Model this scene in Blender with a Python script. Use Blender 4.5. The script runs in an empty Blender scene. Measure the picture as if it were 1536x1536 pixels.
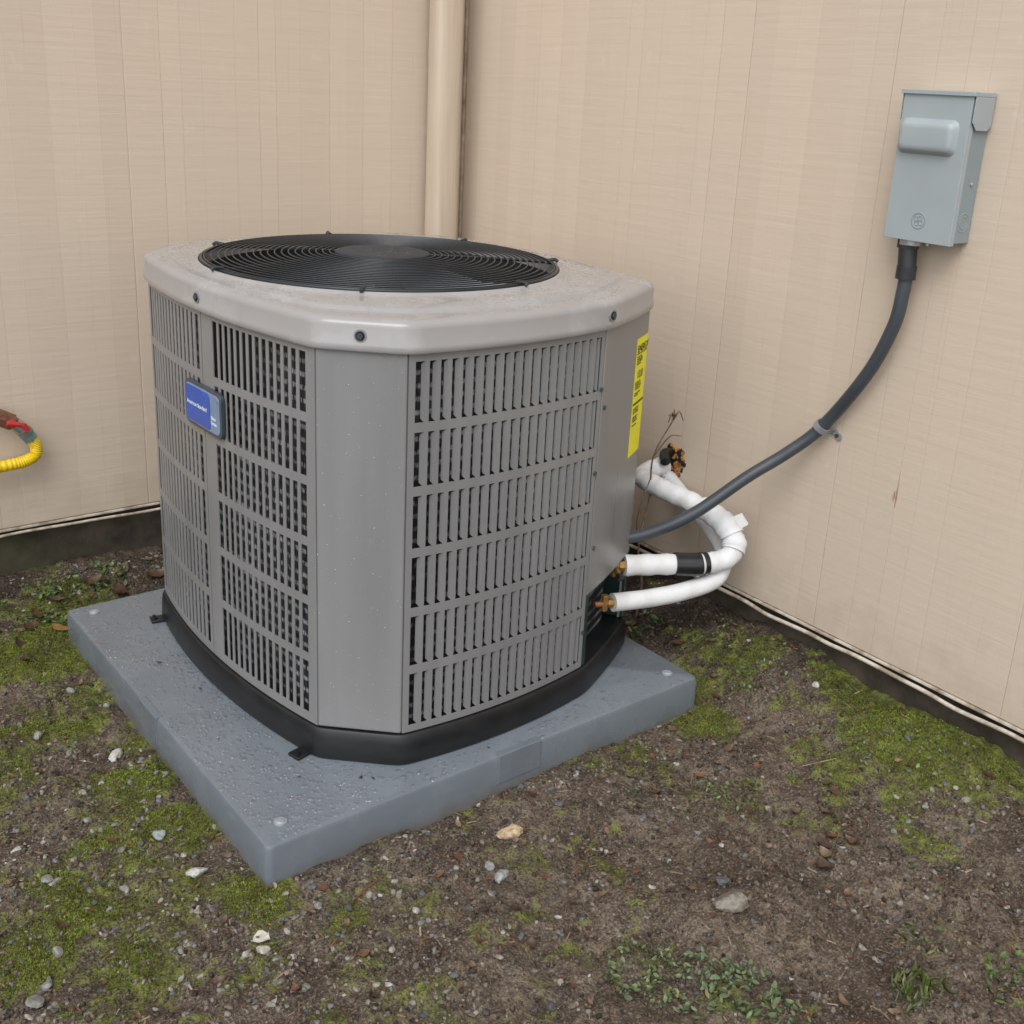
import bpy, bmesh, math, random
import numpy as np
from mathutils import Vector, Matrix
random.seed(7); rng=np.random.default_rng(11)
scene=bpy.context.scene
COL=scene.collection
# ---------------------------------------------------------------- constants
X1,Y1,TH=1.1545,1.2420,-0.0150      # house walls (house frame rotated by TH)
PW,PD,PH=0.904,0.915,0.073          # equipment pad
UX,UY,TU=0.1769,0.0720,0.0226       # air conditioner placement
ZB,ZT=0.128,0.7608
FCX,FCY=0.310,0.402                 # fan centre (unit frame)

# ---------------------------------------------------------------- material helpers
class NT:
    def __init__(s,name):
        s.m=bpy.data.materials.new(name); s.m.use_nodes=True
        s.t=s.m.node_tree; s.b=s.t.nodes["Principled BSDF"]
    def n(s,typ,**kw):
        nd=s.t.nodes.new(typ)
        for k,v in kw.items(): setattr(nd,k,v)
        return nd
    def l(s,a,b): s.t.links.new(a,b)
    def noise(s,vec,scale,detail=2,rough=.55):
        nd=s.n('ShaderNodeTexNoise'); nd.inputs['Scale'].default_value=scale
        nd.inputs['Detail'].default_value=detail; nd.inputs['Roughness'].default_value=rough
        if vec: s.l(vec,nd.inputs['Vector'])
        return nd.outputs['Fac']
    def ramp(s,fac,stops):
        r=s.n('ShaderNodeValToRGB'); e=r.color_ramp.elements
        while len(e)<len(stops): e.new(.5)
        for i,(p,c) in enumerate(stops):
            e[i].position=p; e[i].color=(c[0],c[1],c[2],1) if not isinstance(c,(int,float)) else (c,c,c,1)
        s.l(fac,r.inputs['Fac']); return r.outputs['Color']
    def mix(s,fac,a,b,mode='MIX'):
        m=s.n('ShaderNodeMix',data_type='RGBA',blend_type=mode)
        for sock,v in ((m.inputs['Factor'],fac),(m.inputs[6],a),(m.inputs[7],b)):
            if isinstance(v,(int,float)): sock.default_value=v
            elif isinstance(v,tuple): sock.default_value=(*v[:3],1)
            else: s.l(v,sock)
        return m.outputs[2]
    def math(s,op,a,b=0.0,c=0.0):
        m=s.n('ShaderNodeMath',operation=op)
        for i,v in enumerate((a,b,c)):
            if isinstance(v,(int,float)): m.inputs[i].default_value=v
            else: s.l(v,m.inputs[i])
        return m.outputs[0]
    def bump(s,h,strength=.3,dist=.002,prev=None):
        b=s.n('ShaderNodeBump'); b.inputs['Strength'].default_value=strength; b.inputs['Distance'].default_value=dist
        s.l(h,b.inputs['Height'])
        if prev: s.l(prev,b.inputs['Normal'])
        return b.outputs['Normal']
    def obj(s,scale=None):
        if not hasattr(s,'tc'): s.tc=s.n('ShaderNodeTexCoord')
        if scale is None: return s.tc.outputs['Object']
        mp=s.n('ShaderNodeMapping'); mp.inputs['Scale'].default_value=scale
        s.l(s.tc.outputs['Object'],mp.inputs['Vector']); return mp.outputs['Vector']
    def out(s,color=None,rough=None,normal=None,metal=None,spec=None):
        for k,v in (('Base Color',color),('Roughness',rough),('Normal',normal),('Metallic',metal),('Specular IOR Level',spec)):
            if v is None: continue
            if isinstance(v,(int,float)): s.b.inputs[k].default_value=v
            elif isinstance(v,tuple): s.b.inputs[k].default_value=(*v[:3],1)
            else: s.l(v,s.b.inputs[k])
        return s.m

def painted(name,col,rough=.4,var=.12,scale=6,metal=0.0,bump=0,bscale=350,spec=None):
    t=NT(name); o=t.obj()
    f=t.noise(o,scale,2,.65)
    c=t.mix(t.ramp(f,[(.3,0),(.7,1)]),tuple(x*(1-var) for x in col),tuple(x*(1+var) for x in col))
    r=t.math('MULTIPLY_ADD',f,.25,rough-.12)
    nn=t.bump(t.noise(o,bscale,1),bump,.0008) if bump else None
    return t.out(c,r,nn,metal,spec)

M={}
def streaky(name,col,rough):
    t=NT(name); o=t.obj((18,18,2.2)); o2=t.obj()
    f=t.noise(o,1,2,.6); g=t.noise(o2,90,1,.6)
    c=t.mix(t.ramp(f,[(.32,0),(.68,1)]),tuple(x*.94 for x in col),tuple(x*1.06 for x in col))
    c=t.mix(t.ramp(g,[(.66,0),(.74,.20)]),c,tuple(x*1.25 for x in col))
    return t.out(c,t.math('MULTIPLY_ADD',f,.2,rough-.1))
M['panel']=streaky('grey_metal_paint',(.205,.206,.207),.31)
M['louver']=streaky('louver_metal_paint',(.178,.180,.182),.42)
M['black']=painted('black_plastic',(.009,.010,.011),.38,.3,20)
M['wire']=painted('black_coated_wire',(.016,.021,.026),.34,.2,30)
M['dark']=painted('dark_interior',(.010,.011,.012),.6,.3,10)
M['conduit']=painted('grey_pvc_conduit',(.048,.057,.068),.38,.12,14)
M['steel']=painted('galvanized_steel',(.45,.46,.47),.38,.15,60,metal=.8)
M['boxp']=painted('disconnect_box_paint',(.325,.368,.384),.42,.04,9)
M['boxd']=painted('disconnect_box_paint_edge',(.235,.28,.30),.5,.05,9)
M['brass']=painted('brass_fitting',(.36,.21,.07),.42,.3,70,metal=.6)
M['copper']=painted('copper_pipe',(.42,.20,.09),.45,.2,50,metal=.6)
M['yellow']=painted('yellow_label_paper',(.80,.76,.01),.5,.04,20)
M['ink']=painted('black_ink',(.02,.02,.02),.6,.1,20)
M['gasyel']=painted('yellow_gas_hose_coating',(.75,.52,.01),.45,.1,20)
M['red']=painted('red_valve_paint',(.45,.03,.03),.4,.25,40)
M['rust']=painted('rusty_iron',(.17,.07,.04),.7,.4,60,bump=.4,bscale=200)
M['teal']=painted('zinc_nut',(.22,.36,.33),.35,.3,60,metal=.4)
M['tape']=painted('black_tape',(.012,.012,.013),.3,.3,40)
M['badge']=painted('badge_blue',(.012,.075,.40),.25,.15,20)
M['badges']=painted('badge_silver',(.16,.23,.36),.3,.2,20)
M['badgerim']=painted('badge_rim',(.045,.055,.065),.3,.1,20)
M['white']=painted('white_print',(.8,.8,.8),.4,.03,20)
M['foam']=painted('expanding_foam',(.33,.15,.04),.85,.6,90,bump=.8,bscale=120)
M['green']=painted('green_dark_paint',(.012,.030,.028),.4,.2,20)

def lid_mat():
    t=NT('lid_wet_paint'); o=t.obj()
    f=t.noise(o,7,3,.6); f3=t.noise(o,150,1,.6)
    c=t.mix(t.ramp(f,[(.35,0),(.65,1)]),(.325,.318,.315),(.365,.358,.356))
    wet=t.ramp(f,[(.44,0),(.50,1)])
    c=t.mix(t.math('MULTIPLY',wet,.55),c,(.275,.264,.258))
    r=t.math('MULTIPLY_ADD',wet,-.22,.28)
    return t.out(c,r,t.bump(f3,.10,.001))
M['lid']=lid_mat()
def pad_mat():
    t=NT('pad_wet_composite'); o=t.obj()
    f=t.noise(o,5,2); f2=t.noise(o,260,1); f3=t.noise(o,9,3,.6)
    c=t.mix(t.ramp(f,[(.3,0),(.7,1)]),(.138,.159,.182),(.158,.180,.204))
    wet=t.ramp(f3,[(.44,0),(.56,1)])
    c=t.mix(t.math('MULTIPLY',wet,.22),c,(.094,.112,.134))
    sep=t.n('ShaderNodeSeparateXYZ'); t.l(o,sep.inputs[0])
    d=t.math('MULTIPLY',t.math('SUBTRACT',.024,sep.outputs[2]),30)
    d=t.math('ADD',d,t.math('MULTIPLY',t.math('SUBTRACT',f3,.5),1.6))
    c=t.mix(t.ramp(d,[(.05,0),(.9,.7)]),c,(.13,.10,.07))
    r=t.math('MULTIPLY_ADD',wet,-.18,.29)
    return t.out(c,r,t.bump(f2,.10,.0006))
M['pad']=pad_mat()
# clear water beads: see-through body, surface reflection rising toward the rim
def water_mat(name):
    t=NT(name); out=t.t.nodes['Material Output']; t.t.nodes.remove(t.b)
    tr=t.n('ShaderNodeBsdfTransparent'); tr.inputs[0].default_value=(.985,.99,.995,1)
    gl=t.n('ShaderNodeBsdfGlossy'); gl.inputs['Roughness'].default_value=.08; gl.inputs['Color'].default_value=(1,1,1,1)
    lw=t.n('ShaderNodeLayerWeight'); lw.inputs['Blend'].default_value=.5
    fac=t.math('MULTIPLY_ADD',t.math('POWER',lw.outputs['Facing'],3.0),.42,.07)
    mx=t.n('ShaderNodeMixShader'); t.l(fac,mx.inputs[0]); t.l(tr.outputs[0],mx.inputs[1]); t.l(gl.outputs[0],mx.inputs[2]); t.l(mx.outputs[0],out.inputs[0])
    return t.m
M['water']=water_mat('clear_water_beads')
def coil_mat():
    t=NT('condenser_coil'); o=t.obj()
    sep=t.n('ShaderNodeSeparateXYZ'); t.l(o,sep.inputs[0])
    w=t.math('SINE',t.math('MULTIPLY',sep.outputs[2],2*math.pi/.021))
    n1=t.noise(t.obj((260,260,60)),1,2,.7); n2=t.noise(t.obj((9,9,4)),1,1)
    v=t.math('MULTIPLY',t.ramp(w,[(.1,.10),(.8,1)]),t.ramp(n1,[(.38,0),(.62,1)]))
    v=t.math('MULTIPLY',v,t.ramp(n2,[(.35,.25),(.6,1)]))
    return t.out(t.mix(v,(.009,.010,.011),(.58,.61,.65)),.5,None,.2)
M['coil']=coil_mat()
def foamtube():
    t=NT('white_pipe_insulation'); o=t.obj()
    f=t.noise(o,25,3); 
    c=t.mix(t.ramp(f,[(.45,0),(.75,.7)]),(.68,.69,.70),(.52,.51,.48))
    return t.out(c,.5,t.bump(f,.6,.005))
M['insul']=foamtube()
def siding(name,axis):
    t=NT(name); o=t.obj()
    sep=t.n('ShaderNodeSeparateXYZ'); t.l(o,sep.inputs[0])
    u=sep.outputs[axis]; z=sep.outputs[2]
    uw=t.math('ADD',u,t.math('MULTIPLY',t.math('SINE',t.math('MULTIPLY',u,31.0)),.013))
    q=t.math('DIVIDE',uw,.058)
    fl=t.math('FLOOR',q); fr=t.math('FRACT',q)
    wn=t.n('ShaderNodeTexWhiteNoise',noise_dimensions='1D'); t.l(fl,wn.inputs['W'])
    edge=t.math('MINIMUM',fr,t.math('SUBTRACT',1.0,fr))
    wn2=t.n('ShaderNodeTexWhiteNoise',noise_dimensions='1D'); t.l(t.math('ADD',t.math('FLOOR',t.math('ADD',q,.5)),37.3),wn2.inputs['W'])
    big=t.noise(o,2.3,3,.6)
    lv0=t.math('MULTIPLY',t.ramp(edge,[(.0,1),(.024,0)]),t.ramp(wn2.outputs['Value'],[(.05,.12),(.9,1)]))
    lv=t.math('MULTIPLY',lv0,t.ramp(big,[(.38,.30),(.58,1)]))
    base=t.mix(wn.outputs['Value'],(.566,.468,.370),(.598,.498,.396))
    base=t.mix(t.ramp(big,[(.35,0),(.7,.55)]),base,(.552,.466,.378))
    g1=t.noise(t.obj((5,5,95)),1,3,.62)
    base=t.mix(t.ramp(g1,[(.32,.10),(.55,0)]),base,(.46,.37,.28))
    vs=t.noise(t.obj((170,170,3.2)),1,2,.7)
    base=t.mix(t.ramp(vs,[(.64,0),(.76,.25)]),base,(.42,.30,.22))
    base=t.mix(t.math('MULTIPLY',lv,.60),base,(.43,.295,.225))
    n3=t.noise(o,13,3,.65)
    d=t.math('ADD',t.math('MULTIPLY',t.math('SUBTRACT',.27,z),3.4),t.math('MULTIPLY',t.math('SUBTRACT',n3,.55),1.2))
    base=t.mix(t.ramp(d,[(.05,0),(.75,.55)]),base,(.36,.30,.22))
    base=t.mix(t.ramp(n3,[(.66,0),(.72,.30)]),base,(.66,.565,.465))
    h=t.math('SUBTRACT',t.math('MULTIPLY',g1,.8),lv0)
    n=t.bump(h,.38,.0022)
    return t.out(base,.58,n,None,.35)
M['sidx']=siding('painted_wood_siding_a',0)
M['sidy']=siding('painted_wood_siding_b',1)
def plain_tan():
    t=NT('tan_downspout_paint'); 
    f=t.noise(t.obj((40,40,2)),1,3,.7)
    c=t.mix(t.ramp(f,[(.35,0),(.7,1)]),(.47,.385,.295),(.57,.475,.375))
    return t.out(c,.42)
M['tan']=plain_tan()
M['shaderot']=painted('corner_shade_rot',(.33,.25,.18),.7,.4,25,bump=.3,bscale=90)  # darker brown than the siding: corner shade and wood rot put into the colour
def trim_mat():
    t=NT('cream_trim'); o=t.obj()
    f=t.noise(o,22,3,.65)
    c=t.mix(t.ramp(f,[(.42,0),(.62,.85)]),(.56,.50,.42),(.23,.17,.11))
    return t.out(c,.6)
M['trim']=trim_mat()
def found_mat():
    t=NT('dirty_concrete'); o=t.obj()
    f=t.noise(o,14,4,.65); f2=t.noise(o,5,2,.6)
    c=t.mix(t.ramp(f,[(.3,0),(.7,1)]),(.022,.017,.012),(.078,.060,.042))
    c=t.mix(t.ramp(f2,[(.48,0),(.7,.6)]),c,(.040,.046,.016))
    return t.out(c,.9,t.bump(f,.8,.006))
M['found']=found_mat()
def ground_mat():
    t=NT('moist_soil'); o=t.obj()
    a=t.n('ShaderNodeAttribute'); a.attribute_name='moss'; a.attribute_type='GEOMETRY'
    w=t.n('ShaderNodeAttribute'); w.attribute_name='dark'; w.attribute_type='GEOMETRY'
    f1=t.noise(o,7,3,.6); f2=t.noise(o,45,3,.7); f3=t.noise(o,230,2,.7)
    c=t.mix(t.ramp(f1,[(.36,0),(.64,1)]),(.070,.047,.033),(.180,.140,.102))
    c=t.mix(t.ramp(f2,[(.35,.8),(.60,0)]),c,(.042,.029,.021))
    c=t.mix(t.ramp(f3,[(.54,0),(.68,.65)]),c,(.27,.23,.18))
    c=t.mix(t.ramp(f3,[(.32,.8),(.46,0)]),c,(.026,.018,.012))
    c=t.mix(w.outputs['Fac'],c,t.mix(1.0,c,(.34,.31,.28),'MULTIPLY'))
    mc=t.mix(t.ramp(f2,[(.35,0),(.65,1)]),(.055,.064,.014),(.160,.182,.028))
    mm=t.math('ADD',a.outputs['Fac'],t.math('MULTIPLY',t.math('SUBTRACT',f2,.5),1.8))
    c=t.mix(t.ramp(mm,[(.36,0),(.68,.85)]),c,mc)
    h=t.math('ADD',t.math('MULTIPLY',f2,.9),t.math('MULTIPLY',f3,.5))
    n=t.bump(h,1.0,.010)
    return t.out(c,t.ramp(f1,[(.3,.38),(.7,.8)]),n,None,.4)
M['ground']=ground_mat()
def attr_mat(name,rough=.7,var=.35,nscale=120):
    t=NT(name); o=t.obj()
    a=t.n('ShaderNodeAttribute'); a.attribute_name='col'; a.attribute_type='GEOMETRY'
    f=t.noise(o,nscale,1,.6)
    c=t.mix(t.ramp(f,[(.35,var),(.6,0)]),a.outputs['Color'],t.mix(1.0,a.outputs['Color'],(.45,.43,.40),'MULTIPLY'))
    return t.out(c,rough)
M['stone']=attr_mat('pebble_stone',.55,.7,160)
M['mossm']=attr_mat('moss_fibres',.85)
M['leaf']=attr_mat('dry_leaf',.5,.6)
M['plant']=attr_mat('green_leaf',.45,.3)

# ---------------------------------------------------------------- mesh helpers
class MB:
    def __init__(s): s.v=[];s.f=[];s.mi=[]
    def add(s,vs,fs,mi=0):
        o=len(s.v); s.v+= [tuple(p) for p in vs]
        for f in fs: s.f.append(tuple(i+o for i in f)); s.mi.append(mi)
    def box(s,x0,x1,y0,y1,z0,z1,mi=0):
        s.mbox(lambda a,z,n:(a,n,z),x0,x1,z0,z1,y0,y1,1,mi)
    def mbox(s,fn,s0,s1,z0,z1,n0,n1,ns=1,mi=0):
        vs=[];fs=[]
        for i in range(ns+1):
            a=s0+(s1-s0)*i/ns
            vs+=[fn(a,z0,n0),fn(a,z0,n1),fn(a,z1,n1),fn(a,z1,n0)]
        for i in range(ns):
            o=4*i
            for k in range(4):
                fs.append((o+k,o+(k+1)%4,o+4+(k+1)%4,o+4+k))
        fs.append((3,2,1,0)); o=4*ns; fs.append((o,o+1,o+2,o+3))
        s.add(vs,fs,mi)
    def quadpoly(s,fn,pts,n0,n1,mi=0):
        k=len(pts)
        vs=[fn(a,z,n0) for a,z in pts]+[fn(a,z,n1) for a,z in pts]
        fs=[tuple(range(k)),tuple(range(2*k-1,k-1,-1))]+[(i,(i+1)%k,k+(i+1)%k,k+i) for i in range(k)]
        s.add(vs,fs,mi)
    def loft(s,rings,mi=0,closed=True,cap0=False,cap1=False):
        k=len(rings[0]); vs=[p for r in rings for p in r]; fs=[]
        for j in range(len(rings)-1):
            for i in range(k if closed else k-1):
                fs.append((j*k+i,j*k+(i+1)%k,(j+1)*k+(i+1)%k,(j+1)*k+i))
        if cap0: fs.append(tuple(range(k-1,-1,-1)))
        if cap1: fs.append(tuple((len(rings)-1)*k+i for i in range(k)))
        s.add(vs,fs,mi)
    def tube(s,pts,r,seg=16,mi=0,cap=True,rfn=None):
        pts=[Vector(p) for p in pts]; n=len(pts); rings=[]
        up=Vector((0,0,1)); prev=None
        for i,p in enumerate(pts):
            d=(pts[min(i+1,n-1)]-pts[max(i-1,0)]).normalized()
            if prev is None:
                a=d.cross(up)
                if a.length<1e-3: a=d.cross(Vector((1,0,0)))
                a.normalize()
            else:
                a=(prev-d*prev.dot(d)).normalized()
            prev=a; b=d.cross(a)
            rr=r if rfn is None else rfn(i/(n-1))*r
            rings.append([p+rr*(math.cos(t)*a+math.sin(t)*b) for t in [2*math.pi*j/seg for j in range(seg)]])
        s.loft(rings,mi,True,cap,cap)
    def cyl(s,p0,p1,r,seg=24,mi=0,r1=None):
        r1=r if r1 is None else r1
        s.tube([p0,p1],r,seg,mi,True,lambda t:1+(r1/r-1)*t)
    def obj(s,name,mats,parent=None,smooth=40,bevel=0,loc=None,rotz=0,seg=2):
        me=bpy.data.meshes.new(name); me.from_pydata(s.v,[],s.f)
        for m in mats: me.materials.append(m)
        me.polygons.foreach_set('material_index',s.mi)
        bm=bmesh.new(); bm.from_mesh(me); bmesh.ops.recalc_face_normals(bm,faces=bm.faces); bm.to_mesh(me); bm.free()
        ob=bpy.data.objects.new(name,me); COL.objects.link(ob)
        if smooth:
            me.polygons.foreach_set('use_smooth',[True]*len(me.polygons))
            me.set_sharp_from_angle(angle=math.radians(smooth))
        if bevel:
            b=ob.modifiers.new('bev','BEVEL'); b.width=bevel; b.segments=seg; b.limit_method='ANGLE'; b.angle_limit=math.radians(40)
        if parent: ob.parent=parent
        if loc: ob.location=loc
        ob.rotation_euler[2]=rotz
        return ob
def empty(name,loc=(0,0,0),rotz=0):
    e=bpy.data.objects.new(name,None); e.empty_display_size=.1; COL.objects.link(e); e.location=loc; e.rotation_euler[2]=rotz; return e
def catmull(P,n=12):
    P=[Vector(p) for p in P]; P=[P[0]*2-P[1]]+P+[P[-1]*2-P[-2]]; out=[]
    for i in range(1,len(P)-2):
        for k in range(n):
            t=k/n
            out.append(.5*((2*P[i])+(-P[i-1]+P[i+1])*t+(2*P[i-1]-5*P[i]+4*P[i+1]-P[i+2])*t*t+(-P[i-1]+3*P[i]-3*P[i+1]+P[i+2])*t**3))
    out.append(P[-2]); return out
def text(name,body,size,mat,parent,M4,ext=.0002):
    cu=bpy.data.curves.new(name,'FONT'); cu.body=body; cu.size=size; cu.extrude=ext; cu.materials.append(mat)
    ob=bpy.data.objects.new(name,cu); COL.objects.link(ob); ob.parent=parent; ob.matrix_local=M4; return ob
def frame(origin,xa,ya):
    xa=Vector(xa).normalized(); ya=Vector(ya).normalized(); za=xa.cross(ya)
    m=Matrix((xa,ya,za)).transposed().to_4x4(); m.translation=Vector(origin); return m
def H(x,y,z): # house frame -> world
    return Vector((x*math.cos(TH)-y*math.sin(TH),x*math.sin(TH)+y*math.cos(TH),z))

# ---------------------------------------------------------------- noise on numpy
_lat=rng.random((256,256))
def vnoise(x,y,s,seed=0):
    x=np.asarray(x)*s+seed*17.3+500; y=np.asarray(y)*s+seed*9.1+500
    xi=np.floor(x).astype(int); yi=np.floor(y).astype(int); fx=x-xi; fy=y-yi
    fx=fx*fx*(3-2*fx); fy=fy*fy*(3-2*fy)
    g=lambda a,b:_lat[a%256,b%256]
    return (g(xi,yi)*(1-fx)+g(xi+1,yi)*fx)*(1-fy)+(g(xi,yi+1)*(1-fx)+g(xi+1,yi+1)*fx)*fy
def sstep(a,b,x):
    t=np.clip((x-a)/(b-a),0,1); return t*t*(3-2*t)
def height(x,y):
    x=np.asarray(x,float); y=np.asarray(y,float)
    near=1-sstep(2,6,np.hypot(x-.4,y))
    h=(vnoise(x,y,5,1)-.5)*.026+(vnoise(x,y,13,2)-.5)*.016+(vnoise(x,y,37,3)-.5)*.011+(vnoise(x,y,85,4)-.5)*.0085
    h=h*near
    h+=.075*sstep(.88,1.13,x)*(1-sstep(.30,.75,y))*near
    h+=.030*sstep(1.00,1.22,y)*near
    inside=np.minimum(np.minimum(x,PW-x),np.minimum(y,PD-y))
    h=np.where(inside>.012,np.minimum(h,-.004)-.015,h)
    edge=np.exp(-(np.maximum(-inside,0)/.035)**2)*(inside<=.012)
    h=h*(1-.4*edge)+edge*.004
    return h
BLOBS=[(1.11,-.29,.11,1.25),(1.15,-.43,.13,1.45),(1.13,-.20,.09,1.0),(1.05,-.40,.08,.9),(.84,-.03,.06,1.15),(.90,-.05,.08,1.0),(-.04,.21,.07,1.2),(-.02,-.02,.05,1.35),(-.04,.35,.06,1.25),(-.11,.38,.11,.80),
  (-.06,.89,.15,1.0),(-.10,.65,.13,.80),(-.24,.14,.16,.72),(-.20,-.02,.12,.70),(-.03,.50,.07,1.0),(.02,1.05,.12,.85),(-.15,.25,.11,.66),(1.02,.05,.12,.75),(1.0,-.18,.13,.62),(.45,-.13,.14,.42),(.38,-.52,.10,.5),(.25,-.32,.14,.44),(.12,-.16,.12,.50),(.65,-.12,.13,.46),(.0,.85,.09,1.2),(1.0,-.38,.11,.55),(-.3,.5,.2,.62),(-.10,-.08,.11,.50),(.05,-.30,.12,.40),(.72,-.22,.10,.50),(.95,-.30,.10,.48),(.55,-.30,.10,.26),(.92,-.45,.08,.3)]
def moss(x,y):
    x=np.asarray(x,float); y=np.asarray(y,float); m=np.zeros_like(x)
    for bx,by,r,a in BLOBS: m=np.maximum(m,a*np.exp(-((x-bx)**2+(y-by)**2)/r**2))
    m=m+(vnoise(x,y,9,6)-.5)*.66+(vnoise(x,y,26,7)-.5)*.65
    m+=.08*(1-sstep(-.1,.25,x))
    return np.clip(m,0,1.2)
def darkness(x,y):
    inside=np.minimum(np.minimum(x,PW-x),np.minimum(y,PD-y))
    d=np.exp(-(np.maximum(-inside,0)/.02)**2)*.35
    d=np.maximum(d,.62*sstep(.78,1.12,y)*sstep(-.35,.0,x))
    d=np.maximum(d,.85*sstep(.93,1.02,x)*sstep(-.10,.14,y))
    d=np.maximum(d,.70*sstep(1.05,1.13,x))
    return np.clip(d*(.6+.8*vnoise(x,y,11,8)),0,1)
# ---------------------------------------------------------------- ground sheet
def axis(a,b,st):
    c=np.arange(a,b+st/2,st); out=[];d=st;p=a
    while p>-70: d*=1.35;p-=d;out.append(p)
    lo=out[::-1]; out=[];d=st;p=c[-1]
    while p<70: d*=1.35;p+=d;out.append(p)
    return np.array(lo+list(c)+out)
ax=axis(-.50,1.20,.0055); ay=axis(-.92,1.28,.0055)
GX,GY=np.meshgrid(ax,ay); gz=height(GX,GY)
nx,ny=len(ax),len(ay)
idx=np.arange(nx*ny).reshape(ny,nx)
fa=np.stack([idx[:-1,:-1],idx[:-1,1:],idx[1:,1:],idx[1:,:-1]],-1).reshape(-1,4)
def np_mesh(name,V,Fc,mats,attrs=None,smooth=True,parent=None,colattr=None):
    me=bpy.data.meshes.new(name); k=Fc.shape[1]
    me.vertices.add(len(V)); me.vertices.foreach_set('co',np.ascontiguousarray(V,dtype=np.float32).ravel())
    me.loops.add(Fc.size); me.loops.foreach_set('vertex_index',np.ascontiguousarray(Fc,dtype=np.int32).ravel())
    me.polygons.add(len(Fc)); me.polygons.foreach_set('loop_start',np.arange(0,Fc.size,k,dtype=np.int32))
    me.update(calc_edges=True)
    me.polygons.foreach_set('use_smooth',[smooth]*len(Fc))
    for m in mats: me.materials.append(m)
    for n,a in (attrs or {}).items():
        at=me.attributes.new(n,'FLOAT','POINT'); at.data.foreach_set('value',a.astype(np.float32).ravel())
    if colattr is not None:
        at=me.attributes.new('col','FLOAT_COLOR','POINT'); c=np.ones((len(V),4),np.float32); c[:,:3]=colattr; at.data.foreach_set('color',c.ravel())
    me.validate(); ob=bpy.data.objects.new(name,me); COL.objects.link(ob)
    if parent: ob.parent=parent
    return ob
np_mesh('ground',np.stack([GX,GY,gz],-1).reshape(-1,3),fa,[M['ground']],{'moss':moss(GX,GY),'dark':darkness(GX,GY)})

# ---------------------------------------------------------------- scatter
def ico(sub=1):
    bm=bmesh.new(); bmesh.ops.create_icosphere(bm,subdivisions=sub,radius=1)
    V=np.array([v.co[:] for v in bm.verts]); Fc=np.array([[v.index for v in f.verts] for f in bm.faces]); bm.free(); return V,Fc
def rotm(ax_,ay_,az_):
    n=len(az_); cx,sx=np.cos(ax_),np.sin(ax_); cy,sy=np.cos(ay_),np.sin(ay_); cz,sz=np.cos(az_),np.sin(az_)
    Z=np.zeros(n);O=np.ones(n)
    Rx=np.stack([O,Z,Z,Z,cx,-sx,Z,sx,cx],-1).reshape(n,3,3)
    Ry=np.stack([cy,Z,sy,Z,O,Z,-sy,Z,cy],-1).reshape(n,3,3)
    Rz=np.stack([cz,-sz,Z,sz,cz,Z,Z,Z,O],-1).reshape(n,3,3)
    return Rz@Ry@Rx
def scatter(name,tmpls,Fc,pos,scl,rot,cols,mat,smooth=False,parent=None):
    n=len(pos); T=np.array(tmpls)[rng.integers(0,len(tmpls),n)]
    V=T*scl[:,None,:]; V=np.einsum('nij,nkj->nki',rot,V)+pos[:,None,:]
    k=T.shape[1]; F2=(Fc[None]+np.arange(n)[:,None,None]*k).reshape(-1,Fc.shape[1])
    C=np.repeat(cols,k,axis=0)
    return np_mesh(name,V.reshape(-1,3),F2,[mat],None,smooth,parent,C)
def rpos(n,x0=-.5,x1=1.14,y0=-.92,y1=1.22,wfn=None):
    P=[]; tot=0
    while tot<n:
        x=rng.uniform(x0,x1,n*2); y=rng.uniform(y0,y1,n*2)
        ok=~((x>-.004)&(x<PW+.004)&(y>-.004)&(y<PD+.004))
        if wfn is not None: ok&=rng.random(n*2)<wfn(x,y)
        P.append(np.stack([x[ok],y[ok]],-1)); tot+=ok.sum()
        if len(P)>60: break
    return np.concatenate(P)[:n]
V0,F0=ico(1); V1,F1=ico(2)
def lumpy(V,amp): 
    return [V*(1+rng.uniform(-amp,amp,(len(V),1))) for _ in range(10)]
def lumpy_s(V):
    out=[]
    for _ in range(14):
        d=rng.normal(size=(9,3)); d/=np.linalg.norm(d,axis=1)[:,None]; k=rng.uniform(.50,.85,9); W=V.copy()
        for dd,kk in zip(d,k):
            p=W@dd; ov=np.maximum(p-kk,0); W=W-ov[:,None]*dd*.97
        out.append(W*(1+rng.uniform(-.03,.03,(len(V),1))))
    return out
pal=np.array([(.19,.18,.16),(.12,.125,.13),(.25,.23,.20),(.33,.305,.26),(.17,.14,.105),(.08,.08,.08),(.38,.36,.33),(.20,.20,.21),(.15,.115,.085)])
n=9500; wf=lambda x,y: np.clip(.16+.9*(1-sstep(-.15,.45,x))*(1-sstep(.15,.7,y))+.35*(vnoise(x,y,6,9)>.62),0,1)*(.3+.9*(vnoise(x,y,14,19)))
p=rpos(n,wfn=wf); s=.0010+.0058*rng.random(len(p))**3.2
big=np.array([(-.06,-.11,.011),(-.08,.21,.013),(-.06,.46,.013),(1.08,-.14,.010),(.55,-.42,.018),(.30,-.14,.010),(.31,-.16,.014),(.04,-.08,.007),(-.08,-.10,.008),(.373,-.094,.016),(-.07,.09,.014),(.56,-.38,.017),(.52,-.43,.022),(-.12,.52,.007),(-.16,.30,.008),(-.25,.20,.009),(.9,-.45,.006),(-.06,.70,.010),(.02,-.20,.006),(-.28,.05,.010),(-.31,.0,.010),(-.33,-.02,.012),(.72,-.28,.006),(1.02,-.5,.007),(-.02,.62,.008),(-.15,.6,.010)])
pb=np.concatenate([p,big[:,:2]]); sb=np.concatenate([s,big[:,2]])
z=height(pb[:,0],pb[:,1])+sb*.15
z[len(p):]+=sb[len(p):]*.2
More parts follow.
